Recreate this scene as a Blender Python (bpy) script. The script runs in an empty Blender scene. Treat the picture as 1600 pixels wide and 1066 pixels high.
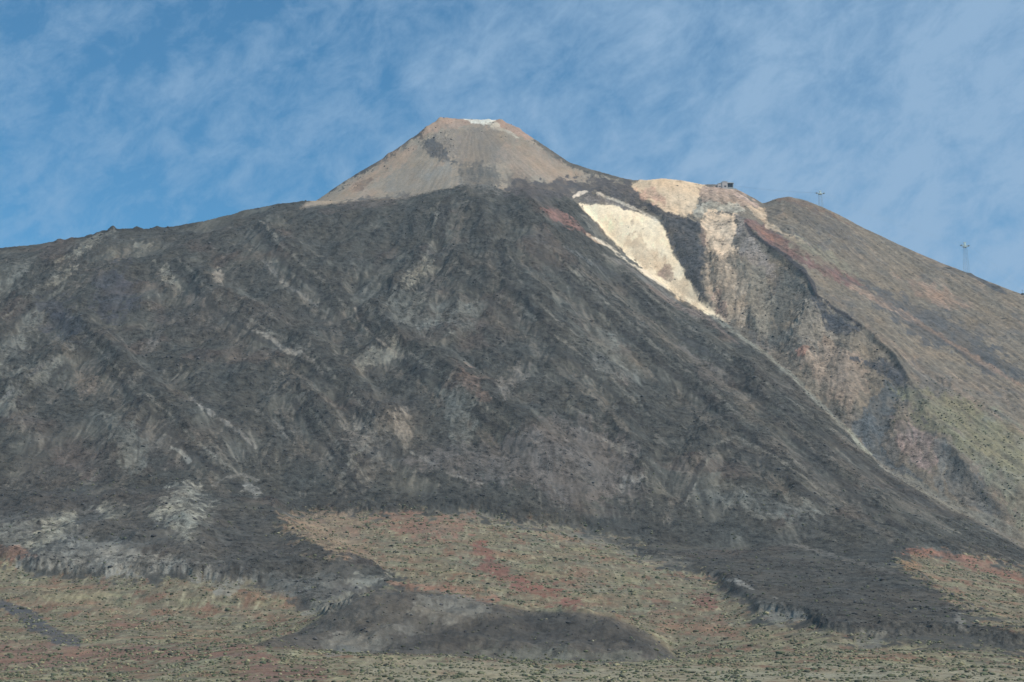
import bpy, bmesh, math, random
import numpy as np
from mathutils import Vector, Matrix
random.seed(7)
C = bpy.context.scene.collection
scene = bpy.context.scene

# ------------------------------------------------------------------ camera
FPX = 2617.0                      # focal length in photograph pixels (1600 wide)
PITCH = math.radians(12.5)
cam_d = bpy.data.cameras.new('camera')
cam = bpy.data.objects.new('camera', cam_d); C.objects.link(cam)
cam_d.sensor_width = 36.0
cam_d.lens = 36.0 * FPX / 1600.0
cam_d.clip_start = 1.0; cam_d.clip_end = 60000.0
cam.location = (0, 0, 0); cam.rotation_euler = (math.pi / 2 + PITCH, 0, 0)
scene.camera = cam
scene.render.resolution_x = 1024; scene.render.resolution_y = 682

# ------------------------------------------------------------------ light
SUN_EL = math.radians(48); SUN_AZ = math.radians(120)     # clockwise from +Y (north): behind and to the right
SKY_STRENGTH = 0.105
wd = bpy.data.worlds.new('World'); scene.world = wd; wd.use_nodes = True
nt = wd.node_tree; nt.nodes.clear()
def N(tree, typ, **kw):
    n = tree.nodes.new(typ)
    for k, v in kw.items(): setattr(n, k, v)
    return n
def L(tree, a, b): tree.links.new(a, b)
sky = N(nt, 'ShaderNodeTexSky', sky_type='NISHITA', sun_disc=False)
sky.sun_elevation = SUN_EL; sky.sun_rotation = SUN_AZ; sky.altitude = 2150
sky.air_density = 1.0; sky.dust_density = 0.35; sky.ozone_density = 1.0
bg = N(nt, 'ShaderNodeBackground'); bg.inputs['Strength'].default_value = SKY_STRENGTH
out = N(nt, 'ShaderNodeOutputWorld')
tc = N(nt, 'ShaderNodeTexCoord')
# thin high cirrus: streaked noise on the sky direction
def streaky(deg, sc):
    r = N(nt, 'ShaderNodeMapping', vector_type='POINT'); r.inputs['Rotation'].default_value = (0, math.radians(deg), 0)
    q = N(nt, 'ShaderNodeMapping', vector_type='POINT'); q.inputs['Scale'].default_value = sc
    L(nt, tc.outputs['Generated'], r.inputs['Vector']); L(nt, r.outputs[0], q.inputs['Vector']); return q
mp = streaky(50, (5.5, 5.0, 9.5))
n1 = N(nt, 'ShaderNodeTexNoise'); n1.inputs['Scale'].default_value = 1.5; n1.inputs['Detail'].default_value = 9
n1.inputs['Roughness'].default_value = 0.6; n1.inputs['Distortion'].default_value = 0.15
L(nt, mp.outputs[0], n1.inputs['Vector'])
mp2 = streaky(34, (19, 14, 30))
n2 = N(nt, 'ShaderNodeTexNoise'); n2.inputs['Scale'].default_value = 1.6; n2.inputs['Detail'].default_value = 6
n2.inputs['Roughness'].default_value = 0.7; n2.inputs['Distortion'].default_value = 0.3
L(nt, mp2.outputs[0], n2.inputs['Vector'])
def M(tree, op, a, b=None, c=None, clamp=False):
    n = N(tree, 'ShaderNodeMath', operation=op, use_clamp=clamp)
    for i, v in enumerate((a, b, c)):
        if v is None: continue
        if isinstance(v, (int, float)): n.inputs[i].default_value = v
        else: L(tree, v, n.inputs[i])
    return n.outputs[0]
sep = N(nt, 'ShaderNodeSeparateXYZ'); L(nt, tc.outputs['Generated'], sep.inputs[0])
a = M(nt, 'MULTIPLY', M(nt, 'SUBTRACT', n1.outputs['Fac'], 0.5), 1.9)
b = M(nt, 'MULTIPLY', M(nt, 'SUBTRACT', n2.outputs['Fac'], 0.5), 1.95)
g = M(nt, 'MULTIPLY', sep.outputs['X'], 1.6)             # the cloud thickens towards the east
cov = M(nt, 'ADD', M(nt, 'ADD', a, b), M(nt, 'ADD', g, 0.50), clamp=True)
cov = M(nt, 'MULTIPLY', cov, 0.9)
mix = N(nt, 'ShaderNodeMix', data_type='RGBA')
L(nt, cov, mix.inputs['Factor']); 
tint = N(nt, 'ShaderNodeMix', data_type='RGBA', blend_type='MULTIPLY'); tint.inputs['Factor'].default_value = 1
L(nt, sky.outputs[0], tint.inputs['A']); tint.inputs['B'].default_value = (.45, 1.0, 1.13, 1); L(nt, tint.outputs['Result'], mix.inputs['A'])
mix.inputs['B'].default_value = (2.5, 3.85, 5.5, 1)
L(nt, mix.outputs['Result'], bg.inputs['Color']); L(nt, bg.outputs[0], out.inputs[0])

sd = bpy.data.lights.new('sun', 'SUN'); sd.energy = 4.0; sd.angle = math.radians(0.6); sd.color = (1, 0.955, 0.89)
sun = bpy.data.objects.new('sun', sd); C.objects.link(sun)
sdir = Vector((math.sin(SUN_AZ) * math.cos(SUN_EL), math.cos(SUN_AZ) * math.cos(SUN_EL), math.sin(SUN_EL)))
sun.rotation_euler = sdir.to_track_quat('Z', 'Y').to_euler()
vs = scene.view_settings
vs.view_transform = 'Standard'; vs.look = 'None'; vs.exposure = 0.2; vs.gamma = 1.0; vs.use_curve_mapping = False

# ------------------------------------------------------------------ noise
_rng = np.random.default_rng(11)
_G = _rng.random((512, 512)).astype(np.float32)
_ang = _rng.random((512, 512)).astype(np.float32) * 2 * np.pi
_GX = np.cos(_ang); _GY = np.sin(_ang)
def perlin(x, y):
    xi = np.floor(x).astype(np.int32); yi = np.floor(y).astype(np.int32)
    xf = (x - xi).astype(np.float32); yf = (y - yi).astype(np.float32)
    u = xf * xf * xf * (xf * (xf * 6 - 15) + 10); v = yf * yf * yf * (yf * (yf * 6 - 15) + 10)
    x0 = xi & 511; x1 = (xi + 1) & 511; y0 = yi & 511; y1 = (yi + 1) & 511
    def gr(ix, iy, dx, dy): return _GX[ix, iy] * dx + _GY[ix, iy] * dy
    a = gr(x0, y0, xf, yf); b = gr(x1, y0, xf - 1, yf); c = gr(x0, y1, xf, yf - 1); d = gr(x1, y1, xf - 1, yf - 1)
    return ((a + (b - a) * u) * (1 - v) + (c + (d - c) * u) * v) * 1.5
def fbm(x, y, o=4, gain=0.5):
    s = 0; am = 1; f = 1; t = 0
    for k in range(o):
        s = s + am * perlin(x * f + 17.3 * k, y * f - 9.1 * k); t += am; am *= gain; f *= 2.03
    return s / t
def ridged(x, y, o=4, gain=0.5):
    s = 0; am = 1; f = 1; t = 0
    for k in range(o):
        s = s + am * (1 - 2 * np.abs(perlin(x * f + 31.7 * k, y * f + 5.3 * k))); t += am; am *= gain; f *= 2.07
    return s / t
def sstep(x, a, b):
    q = np.clip((x - a) / (b - a), 0, 1); return q * q * (3 - 2 * q)

# ------------------------------------------------------------------ terrain profile curves
# Every curve is a line on the mountain: bearing (photo column), height angle (photo row), distance in metres.
cP, sP = math.cos(PITCH), math.sin(PITCH)
def ray(u, v):
    cx = (np.asarray(u, float) - 800) / FPX; cy = (533 - np.asarray(v, float)) / FPX
    d = cP - cy * sP
    return cx / d, (sP + cy * cP) / d          # x/y , z/y
def world(u, v, y):
    t, e = ray(u, v); return t * y, y, e * y
def pix(x, y, z):
    f = y * cP + z * sP; up = -y * sP + z * cP
    return 800 + FPX * x / f, 533 - FPX * up / f
curves = {}
curves['C0'] = [(0,1066,1100),(1600,1066,1100)]
curves['C1'] = [(0,1042,1400),(250,1025,1400),(400,1008,1400),(560,1022,1390),(660,1028,1380),(820,1038,1370),(1060,1036,1370),(1300,1022,1400),(1450,1022,1400),(1600,1030,1400)]
curves['C2a'] = [(0,1036,1470),(250,1020,1470),(400,1004,1470),(560,1024,1490),(660,1032,1490),(820,1040,1490),(1060,1036,1500),(1300,1018,1500),(1600,1026,1500)]
curves['C2'] = [(0,985,1700),(250,988,1700),(380,1000,1700),(430,992,1700),(470,980,1700),(520,950,1700),(560,930,1700),(590,920,1700),(640,924,1720),(700,928,1740),(760,940,1730),(830,956,1720),(900,954,1700),(960,966,1690),(1010,990,1690),(1050,1020,1690),(1100,1006,1700),(1300,985,1700),(1600,998,1700)]
curves['C2b'] = [(0,962,1880),(400,965,1880),(700,955,1900),(1000,968,1900),(1300,958,1880),(1600,975,1850)]
curves['C3'] = [(0,785,2560),(150,785,2570),(300,775,2590),(430,795,2600),(700,797,2620),(900,828,2600),(1100,862,2560),(1300,872,2530),(1400,866,2520),(1500,885,2480),(1600,905,2460)]
S = [(0,389,3750),(60,383,3770),(130,371,3790),(160,363,3800),(175,360,3800),(210,361,3805),(240,359,3815),(300,351,3830),(340,341,3850),(400,326,3880),(440,319,3900),(490,314,3930),(520,315,3940),(570,313,3950),(635,308,3950),(674,299,3950),(719,290,3950),(765,290,3950),(791,300,3945),(830,294,3950),(862,299,3960),(895,309,3960),(945,370,3880),(1000,415,3760),(1060,468,3640),(1120,500,3530),(1180,540,3420),(1230,580,3300),(1290,640,3180),(1340,690,3080),(1400,742,2980),(1480,788,2880),(1600,855,2760)]
curves['S'] = S
Z = [(0,460,4000),(300,392,4080),(400,359,4120),(470,330,4160),(486,319,4168),(500,310,4175),(530,289,4200),(560,270,4230),(600,247,4270),(612,238,4280),(650,212,4320),(665,199,4340),(680,190,4370),(695,184,4385),(720,186,4400),(745,187,4400),(780,188,4390),(800,195,4375),(830,214,4335),(860,234,4300),(890,254,4260),(920,264,4230),(960,275,4200),(990,283,4180),(1010,282,4160),(1035,279,4150),(1065,282,4140),(1100,289,4125),(1120,289,4120),(1150,296,4110),(1175,309,4090),(1192,319,4080),(1215,311,4080),(1232,308,4080),(1260,314,4075),(1300,331,4060),(1350,357,4030),(1400,381,4000),(1450,403,3950),(1500,423,3900),(1550,443,3850),(1600,462,3800)]
curves['Z'] = Z
R = [(895,302,4040),(950,325,4010),(1000,345,3960),(1060,368,3900),(1100,372,3870),(1140,356,3880),(1165,347,3880),(1200,385,3780),(1260,430,3620),(1275,462,3550),(1310,487,3500),(1350,512,3450),(1400,560,3340),(1425,600,3270),(1500,690,3080),(1600,770,2930)]

K = 1.0                                     # grid density
NT = int(1650 * K)
tmax = 0.44
tl = np.linspace(-tmax, tmax, NT)
# rows: dense where the photograph looks
yk = np.array([2, 60, 300, 800, 1080, 1900, 2560, 3200, 4000, 4450, 4700, 6000, 12000.])
nk = np.array([0, 6, 14, 20, 20, 220, 170, 260, 330, 170, 30, 30, 20]) * K
yl = np.interp(np.arange(int(nk.sum())), np.cumsum(nk), yk)
NY = len(yl)

def curve_at(pts, tq):
    """distance and height of a curve at bearings tq (extrapolated flat in angle outside the frame)"""
    P = np.array(pts, float)
    t, e = ray(P[:, 0], P[:, 1])
    y = np.interp(tq, t, P[:, 2]); ee = np.interp(tq, t, e)
    # beyond the frame keep the end slope for a while
    sl = (e[1] - e[0]) / (t[1] - t[0]); m = tq < t[0]; ee[m] = e[0] + np.clip(sl, -0.4, 0.4) * (tq[m] - t[0])
    sl = (e[-1] - e[-2]) / (t[-1] - t[-2]); m = tq > t[-1]; ee[m] = e[-1] + np.clip(sl, -0.6, 0.4) * (tq[m] - t[-1])
    k = max(3, int(NT * 0.004)) | 1                       # light smoothing across
    ker = np.hanning(k + 2)[1:-1]; ker /= ker.sum()
    ee = np.convolve(np.pad(ee, k // 2, 'edge'), ker, 'valid'); y = np.convolve(np.pad(y, k // 2, 'edge'), ker, 'valid')
    return y, ee * y
cv = {k: curve_at(p, tl) for k, p in curves.items()}
yS, zS = cv['S']; yZ, zZ = cv['Z']
# behind the lava edge: a shallow trough, then the upper slopes
yG = yS + 45; zG = zS - 9
tR, _ = ray(895, 302)
yRr, zRr = curve_at(R, tl)
w = sstep(tl, tR - 0.004, tR + 0.02)
yRl = yG + (yZ - yG) * 0.5; zRl = zG + (zZ - zG) * 0.47
left = (tl < ray(490, 314)[0])
zG = np.where(left, zS - 30, zG)
yR = yRl * (1 - w) + yRr * w; zR = zRl * (1 - w) + zRr * w
# foot of the cliff under the red ridge
tc0 = ray(1165, 350)[0]; tc1 = ray(1450, 600)[0]
wc = sstep(tl, tc0 - .004, tc0 + .012) * (1 - sstep(tl, tc1 - .02, tc1 + .02))
yRb = yR - 12 - 6 * wc; zRb = np.interp(0.0, [0, 1], [0, 0]) + (zG + (zR - zG) * (yRb - yG) / (yR - yG)) - 8 * wc
# middle of the big flank, slightly concave
y3, z3 = cv['C3']
yM = y3 + (yS - y3) * 0.5; zM = z3 + (zS - z3) * 0.465
prof_y = [np.full(NT, 0.0), np.full(NT, 300.0), cv['C0'][0], cv['C1'][0], cv['C2a'][0], cv['C2'][0], cv['C2b'][0], y3, yM, yS, yG, yRb, yR, yZ]
prof_z = [np.full(NT, -3.0), np.full(NT, -4.0), cv['C0'][1], cv['C1'][1], cv['C2a'][1], cv['C2'][1], cv['C2b'][1], z3, zM, zS, zG, zRb, zR, zZ]
prof_y += [yZ + 60, yZ + 900, yZ + 2600, np.full(NT, 13000.)]
prof_z += [zZ - 12, zZ - 480, np.minimum(zZ - 1000, 100), np.full(NT, -200.)]
PY = np.array(prof_y); PZ = np.array(prof_z)
Zb = np.empty((NY, NT), np.float32)
for j in range(NT): Zb[:, j] = np.interp(yl, PY[:, j], PZ[:, j])
def boxblur(A, ky, kx):
    for ax, k in ((0, ky), (1, kx)):
        if k < 2: continue
        k |= 1; p = [(0, 0), (0, 0)]; p[ax] = (k // 2 + 1, k // 2)
        c = np.cumsum(np.pad(A, p, 'edge').astype(np.float64), axis=ax)
        A = ((c[k:] - c[:-k]) if ax == 0 else (c[:, k:] - c[:, :-k])) / k
        A = A.astype(np.float32)
    return A
Tg, Yg = np.meshgrid(tl.astype(np.float32), yl.astype(np.float32))
Xg = Tg * Yg
# soften the creases of the profile in the open slopes, keep the crests
Zs = boxblur(boxblur(Zb, int(19 * K), int(9 * K)), int(13 * K), int(7 * K))
keep = np.exp(-((Yg - yS) / 26) ** 2) + np.exp(-((Yg - yZ) / 40) ** 2) + wc * np.exp(-((Yg - yR) / 30) ** 2)
keep = np.clip(keep, 0, 1)
Zb = Zb * keep + Zs * (1 - keep)
U0, V0 = pix(Xg, Yg, Zb)
far = (Yg > yZ + 40)

# ------------------------------------------------------------------ areas of the mountain (outlines found on the photograph, laid on the ground)
warpx = fbm(Xg / 60, Yg / 60, 4) ; warpy = fbm(Xg / 55 + 40, Yg / 55 + 9, 4)
warpf = fbm(Xg / 14 + 3, Yg / 20 + 5, 3) + .6 * fbm(Xg / 5 + 3, Yg / 7 + 5, 2)
brkn = (.9 * fbm(Xg / 17, Yg / 34, 4, .65) + .6 * fbm(Xg / 45 + 4, Yg / 60, 3)).astype(np.float32)
def area(UV, poly, soft=4, warp=5, fine=2.5, brk=0.0):
    """soft mask 0..1 of an outline"""
    U, V = UV; P = np.array(poly, float); m = soft + warp * 1.2 + fine + 2
    x0, y0 = P.min(0) - m; x1, y1 = P.max(0) + m
    sel = (U > x0) & (U < x1) & (V > y0) & (V < y1) & (~far)
    out = np.zeros(U.shape, np.float32)
    if not sel.any(): return out
    u = U[sel] + warp * warpx[sel] + fine * warpf[sel]; v = V[sel] + warp * 0.8 * warpy[sel] + fine * warpf[sel]
    ins = np.zeros(u.shape, bool); d2 = np.full(u.shape, 1e9)
    n = len(P)
    for i in range(n):
        ax, ay = P[i]; bx, by = P[(i + 1) % n]
        dx, dy = bx - ax, by - ay; q = np.clip(((u - ax) * dx + (v - ay) * dy) / (dx * dx + dy * dy + 1e-9), 0, 1)
        d2 = np.minimum(d2, (u - ax - q * dx) ** 2 + (v - ay - q * dy) ** 2)
        c = (ay > v) != (by > v)
        with np.errstate(divide='ignore', invalid='ignore'):
            xi = dx * (v - ay) / (dy if dy != 0 else 1e-9) + ax
        ins ^= c & (u < xi)
    sd = np.where(ins, np.sqrt(d2), -np.sqrt(d2))
    o_ = sstep(sd, -soft, soft)
    if brk: o_ = sstep(o_ + brk * brkn[sel] * 4 * o_ * (1 - o_), .25, .75)
    out[sel] = o_
    return out
def line(UV, pts, wid, soft=2, **k):
    """a band along a polyline"""
    P = np.array(pts, float); d = np.gradient(P, axis=0); n = np.stack([-d[:, 1], d[:, 0]], 1); n /= np.linalg.norm(n, axis=1)[:, None]
    w = np.asarray(wid, float); w = np.full(len(P), w) if w.ndim == 0 else w
    poly = np.concatenate([P + n * w[:, None] / 2, (P - n * w[:, None] / 2)[::-1]])
    return area(UV, poly, soft=soft, **k)
UV0 = (U0, V0)
cone_o = [(470,326),(490,309),(560,258),(640,204),(690,172),(790,174),(870,228),(900,248),(960,266),(1000,284),(985,292),(895,309),(862,299),(830,293),(791,300),(765,290),(719,290),(674,299),(635,309),(570,314),(520,318)]
cone = area(UV0, cone_o, 4, 3, 1)
right_o = [(895,309),(945,372),(1000,418),(1060,470),(1120,503),(1180,543),(1230,583),(1290,643),(1340,693),(1400,745),(1480,790),(1640,880),(2300,1300),(2300,850),(1640,470),(1600,445),(1400,360),(1230,292),(1190,300),(1140,270),(1040,262),(990,276)]
right = area(UV0, right_o, 5, 2, 0)
brush_o1 = [(430,808),(560,800),(690,797),(740,800),(800,815),(900,818),(960,845),(1040,885),(1120,905),(1180,960),(1330,995),(1450,1000),(1600,1015),(2300,1060),(2300,1300),(-600,1300),(-600,880),(-60,860),(60,890),(200,900),(330,905),(420,915),(510,960),(590,915),(640,918),(600,900),(560,870),(490,855),(440,830)]
brush_o2 = [(1405,880),(1470,865),(1560,880),(1660,920),(2300,1150),(2300,1200),(1660,1000),(1560,975),(1500,950),(1440,905)]
hum_o = [(390,1010),(470,985),(520,955),(590,920),(650,924),(700,928),(760,940),(830,956),(900,955),(960,965),(1010,988),(1060,1030),(1000,1034),(820,1034),(700,1024),(590,1022),(500,1015)]
humbase = [(500,960),(590,917),(700,922),(830,950),(960,962),(1070,1034),(820,1040),(560,1024),(380,1014)]
hum = area(UV0, hum_o, 4, 4, 2)
brush = np.clip(area(UV0, brush_o1, 6, 14, 6) + area(UV0, brush_o2, 6, 8, 4), 0, 1) * (1 - hum)
near = sstep(V0, 1085, 1068)                                     # 1 in frame, 0 below it
flank = np.clip(1 - cone - right - brush - hum, 0, 1) * (~far)
brush = np.where(V0 > 1030, np.maximum(brush, 1 - hum), brush)

# ------------------------------------------------------------------ relief
xc, yc = world(740, 190, 4400)[:2]
dx = Xg - xc; dy = Yg - yc
rad = np.hypot(dx, dy); ph = np.arctan2(dx, -dy)
wr = fbm(Xg / 400, Yg / 400, 2) * 0.08
gul = ridged((ph + wr) * 4.6, rad / 800 + 3.3, 3, 0.5)          # long radial ribs
gul2 = ridged((ph + wr * 1.4) * 12 + 7, rad / 300, 3, 0.5)
dia = ridged((Xg * 0.72 + Yg * 0.69) / 150 + warpx * 0.2, (Xg * -0.69 + Yg * 0.72) / 420, 4, 0.5)   # flows that slant down to the right
iso = ridged(Xg / 95 + warpx * .25, Yg / 120 + warpy * .25, 5, 0.6)
rub = fbm(Xg / 17, Yg / 22, 4, 0.6); rub2 = ridged(Xg / 9, Yg / 12, 2)
blk = fbm(Xg / 34 + 11, Yg / 44, 3)
def crest(pts, w):
    """1 on a polyline falling to 0 at w, tapered at both ends"""
    P_ = np.array(pts, float); x0, y0 = P_.min(0) - w * 1.5; x1, y1 = P_.max(0) + w * 1.5
    sel = (U0 > x0) & (U0 < x1) & (V0 > y0) & (V0 < y1) & (~far); out = np.zeros(U0.shape, np.float32)
    u = U0[sel] + 12 * warpx[sel] + 5 * warpf[sel]; v = V0[sel] + 10 * warpy[sel] + 4 * warpf[sel]
    best = np.full(u.shape, 1e9); ends = np.zeros(u.shape)
    n = len(P_) - 1
    for i in range(n):
        ax, ay = P_[i]; ex, ey = P_[i + 1] - P_[i]
        q = np.clip(((u - ax) * ex + (v - ay) * ey) / (ex * ex + ey * ey), 0, 1); d = np.hypot(u - ax - q * ex, v - ay - q * ey)
        b_ = d < best; best = np.where(b_, d, best); ends = np.where(b_, (i + q) / n, ends)
    out[sel] = np.clip(1 - best / w, 0, 1) * sstep(ends, 0, .15) * sstep(1 - ends, 0, .15)
    return out
CR = [([(675,400),(720,430),(790,480),(860,530),(950,600),(1010,660)],34,17),([(555,470),(600,540),(680,590),(760,650),(850,720),(960,790)],36,18),
 ([(400,350),(430,390),(500,450),(560,520)],34,15),([(270,410),(330,470),(400,520),(480,560),(560,640),(640,720)],36,18),
 ([(90,490),(150,560),(220,620),(300,700),(380,760)],38,18),([(190,365),(110,420),(40,480),(-40,560)],30,15),([(130,545),(60,600),(-20,660)],30,14),
 ([(930,400),(1020,480),(1120,560),(1250,650),(1380,740),(1500,810)],24,12),([(840,390),(930,470),(1040,570),(1130,640),(1250,740)],34,16),
 ([(1060,800),(1110,700),(1140,690),(1200,720),(1300,790)],36,16),([(700,300),(690,350),(680,400)],22,10),([(880,640),(960,690),(1000,740),(1010,800)],36,16),
 ([(640,660),(560,720),(520,790)],36,14),([(680,400),(640,440),(600,500)],28,14),([(230,640),(200,700),(150,760)],34,14),([(780,380),(800,440),(870,520)],26,12),
 ([(1150,560),(1200,640),(1330,760),(1420,830)],26,12),([(460,620),(500,680),(570,760)],34,15)]
cr_h = 0; cr_m = 0
for p_, w_c, h_c in CR:
    c_ = crest(p_, w_c); cr_h = cr_h + 1.25 * h_c * c_; cr_m = np.maximum(cr_m, c_)
rocky = sstep(0.55 * sstep(cr_m, .45, .8) - .35 * sstep(cr_m, 0, .2) * sstep(-cr_m, -.5, -.3) + fbm(Xg / 120 + 50, Yg / 150 - 20, 5, .6) * 1.3 + 0.30 * (iso - .3) + 0.30 * (gul - .35) + .15 * (gul2 - .35), -0.24, 0.06)   # rubble flow or smooth scree
fq = Xg * math.cos(math.radians(30)) + Yg * math.sin(math.radians(30)); fp = Xg * math.sin(math.radians(30)) - Yg * math.cos(math.radians(30))
fib = ridged(fq / 30 + .25 * warpx, fp / 420, 4, .6); fib2 = fbm(fq / 7 + .5 * warpx, fp / 130, 3, .6)
sband = area(UV0, [(860,300),(895,309),(945,372),(1000,418),(1060,470),(1120,503),(1180,543),(1230,583),(1290,643),(1340,693),(1400,745),(1480,790),(1640,880),(2300,1300),(2300,1350),(1640,930),(1400,850),(1230,760),(1080,640),(950,500),(860,400)], 40, 10, 3)
H = np.zeros_like(Zb)
H += sband * flank * 4.5 * fib * np.clip(1 - np.exp(-((Yg - yS) / 30) ** 2) + .3, 0, 1)
tong = area(UV0, [(880,300),(905,298),(960,300),(1000,310),(1060,330),(1100,350),(1098,372),(1115,400),(1105,440),(1108,480),(1085,470),(1060,400),(1045,372),(1000,335),(940,308),(900,312)], 6, 5, 2)
BR = [([(1262,440),(1240,480),(1215,520),(1200,560)],24,-12),([(1405,590),(1390,640),(1372,690),(1405,745)],26,-12),([(1285,475),(1250,520),(1262,590)],26,16),
 ([(1345,515),(1318,580),(1335,650)],26,16),([(1150,390),(1172,450),(1182,530)],20,12),([(1118,390),(1132,450),(1142,505)],16,9),([(1430,630),(1480,690),(1530,770)],24,12),([(1470,710),(1510,760),(1570,830)],22,-6),
 ([(1100,380),(1112,440),(1125,490)],12,-9),([(1230,545),(1290,600),(1330,660)],16,8)]
RR = [([(1270,400),(1380,468),(1470,530),(1640,640)],16,-9),([(1330,445),(1420,495),(1500,545),(1640,625)],16,8),([(1350,510),(1400,545),(1480,600),(1640,700)],20,8),([(1290,345),(1400,415),(1500,470),(1640,540)],18,-7),
 ([(1240,330),(1330,390),(1420,440),(1560,520)],20,7),([(1430,600),(1520,680),(1620,780)],26,-8),([(1480,650),(1560,720),(1650,800)],24,8)]
LR = [([(0,812),(60,800),(130,790),(210,800),(280,832),(360,885)],34,16),([(190,778),(330,790),(430,802),(480,850),(570,895)],34,15),([(40,885),(110,842),(180,846),(320,890)],22,9),([(330,905),(450,895),(560,910)],20,8),([(20,935),(200,925),(420,940)],18,5)]
for p_, w_c, h_c in BR + RR + LR: H += .75 * h_c * crest(p_, w_c)
H += tong * (.8 * rub + .3 * rub2 + 5 * blk)
H += flank * np.exp(-((Yg - yS) / 22) ** 2) * (1.4 * rub + .8 * rub2)
edgeS = np.exp(-((Yg - yS) / 70) ** 2)
calm = (1 - 0.92 * np.exp(-((Yg - yS) / 105) ** 2)) * (1 - 0.95 * sstep(Yg - yS, 20, 120))
base_amp = 0.28 + 0.72 * sstep(Yg, y3 - 40, y3 + 330)
H += flank * calm * base_amp * ((15 * gul + 9 * gul2 + 12 * dia) * (1 - .7 * sband) + 10 * iso * (1 - .5 * sband) + cr_h)
H += flank * (0.12 + 0.88 * rocky) * (.7 * rub + .2 * rub2 + 3.2 * blk) * (.8 + .2 * sstep(Yg, 2300, 3000))
lowslope = sstep(Yg, 2700, 2450)
ashy = area(UV0, [(-60,790),(120,780),(300,775),(340,830),(420,890),(560,905),(540,950),(440,950),(200,900),(-60,880)], 25, 10, 4)
H += ashy * (9 * ridged((Xg - Yg * .35) / 150 + .2 * warpx, Yg / 260, 3) + 2.0 * iso)
edgeZ = np.exp(-((Yg - yZ) / 60) ** 2)
# cone: smooth ash with ribs of rock towards the top
crk = area(UV0, [(655,225),(668,212),(700,205),(720,240),(690,255),(670,245)], 5, 4, 3)
crk2 = area(UV0, [(720,262),(760,255),(785,290),(770,300),(720,296)], 6, 5, 3)
H += cone * (1 - .8 * edgeZ) * (2.0 * ridged(ph * 12, rad / 400, 3) + 0.7 * rub)
H += cone * edgeZ * (1.2 * rub + 0.8 * rub2) + crk * (3.5 * rub2 + 3 * blk) + crk2 * (1.8 * rub2)
# right-hand slopes: ribs that run down to the right, rocky bowl under the red ridge
rb_ang = math.radians(33)
sx = Xg * math.cos(rb_ang) - Yg * math.sin(rb_ang); sy = Xg * math.sin(rb_ang) + Yg * math.cos(rb_ang)
rib = ridged(sy / 120 + 0.3 * warpx, sx / 800, 3)
bowl_o = [(1100,420),(1110,350),(1160,345),(1200,385),(1262,432),(1275,462),(1310,487),(1350,512),(1400,560),(1425,600),(1400,680),(1470,700),(1560,800),(1480,790),(1400,745),(1290,643),(1180,543),(1120,500)]
bowl = area(UV0, bowl_o, 6, 3, 1)
H += right * (1 - .7 * edgeZ) * (1 - bowl) * (3 * rib + 5 * fib + 2.5 * iso + 1.0 * rub + .2 * rub2)
H += bowl * (6.5 * iso + 4 * blk + .3 * rub2 + .7 * rub) * (1 - np.exp(-((Yg - yS) / 40) ** 2))
H += brush * (3.2 * fbm(Xg / 70, Yg / 60, 4) + 0.5 * rub) * sstep(Yg, 1000, 1300) + brush * 6 * fbm(Xg / 240, Yg / 160, 3) * sstep(Yg, 1800, 2000) * sstep(Yg, 2600, 2400)
H += hum * (10 * fbm(Xg / 45, Yg / 60, 4) + 1.0 * rub + 3 * ridged(Xg / 110, Yg / 90, 2))
# raised edges of separate lava flows
flows = [
 ([(600,1026),(680,990),(760,972),(900,956),(960,966),(1045,1028),(820,1042)], 8),
 ([(230,800),(330,790),(430,800),(480,850),(400,850),(300,840)], 7),
 ([(0,790),(130,800),(60,850),(-30,870),(-30,800)], 6),
 ([(880,300),(905,298),(960,300),(1000,310),(1060,330),(1100,350),(1098,372),(1115,400),(1105,440),(1108,480),(1085,470),(1060,400),(1045,372),(1000,335),(940,308),(900,312)], 7),
 ([(-40,780),(120,775),(290,770),(300,800),(250,830),(120,800),(-40,815)], 10),
 ([(340,800),(430,800),(450,840),(520,880),(590,890),(520,905),(400,905),(360,870),(330,840)], 9),
 ([(1130,905),(1230,900),(1420,890),(1480,930),(1560,965),(1640,1005),(1640,1024),(1450,1020),(1360,1000),(1260,985),(1190,975),(1140,945)], 12),
 ([(700,745),(900,770),(1060,800),(1060,830),(900,815),(740,795),(560,800),(560,770)], 9),
 ([(100,835),(230,835),(330,860),(330,890),(190,890),(90,880)], 7),
 ([(0,935),(60,960),(100,985),(135,1005),(90,1003),(50,990),(25,965),(-10,945)], 3),
]
for o, h in flows: H += h * .58 * area(UV0, o, 15, 6, 3)
# the summit crater rim and the knobs along the left skyline
for u, v, y, h, r in ((687,186,4378,7,9),(668,199,4335,4,9),(783,189,4388,5,10),(762,190,4396,3,7),(812,204,4360,4,8),(640,222,4305,3,10),(606,245,4275,5,9),(1000,284,4165,3,8),(1518,432,3885,4,7),(176,360,3800,10,8),(213,361,3805,8,8),(92,378,3775,7,8),(110,375,3780,4,9),(245,358,3815,5,9),(196,361,3802,3,18),(380,330,3875,3,14)):
    x, y_, _ = world(u, v, y); H += h * np.exp(-(((Xg - x) ** 2 + (Yg - y_) ** 2) / (r * r)))
H *= 0.08 + 0.92 * sstep(Yg, 850, 1400)
H *= sstep(Yg, 30, 400)
creamz = area(UV0, [(895,300),(1000,325),(1040,350),(1100,470),(1140,505),(1085,478),(990,415),(935,352)], 6, 3, 2) + area(UV0, [(985,295),(1035,270),(1105,280),(1085,335),(1040,330)], 6, 3, 2)
H *= 1 - .7 * np.clip(creamz, 0, 1)
Hf = H * np.where(far, 0.0, 1.0) + far * (iso * 6)
Zg = (Zb + Hf).astype(np.float32)
U1, V1 = pix(Xg, Yg, Zg); UV1 = (U1, V1)

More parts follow.
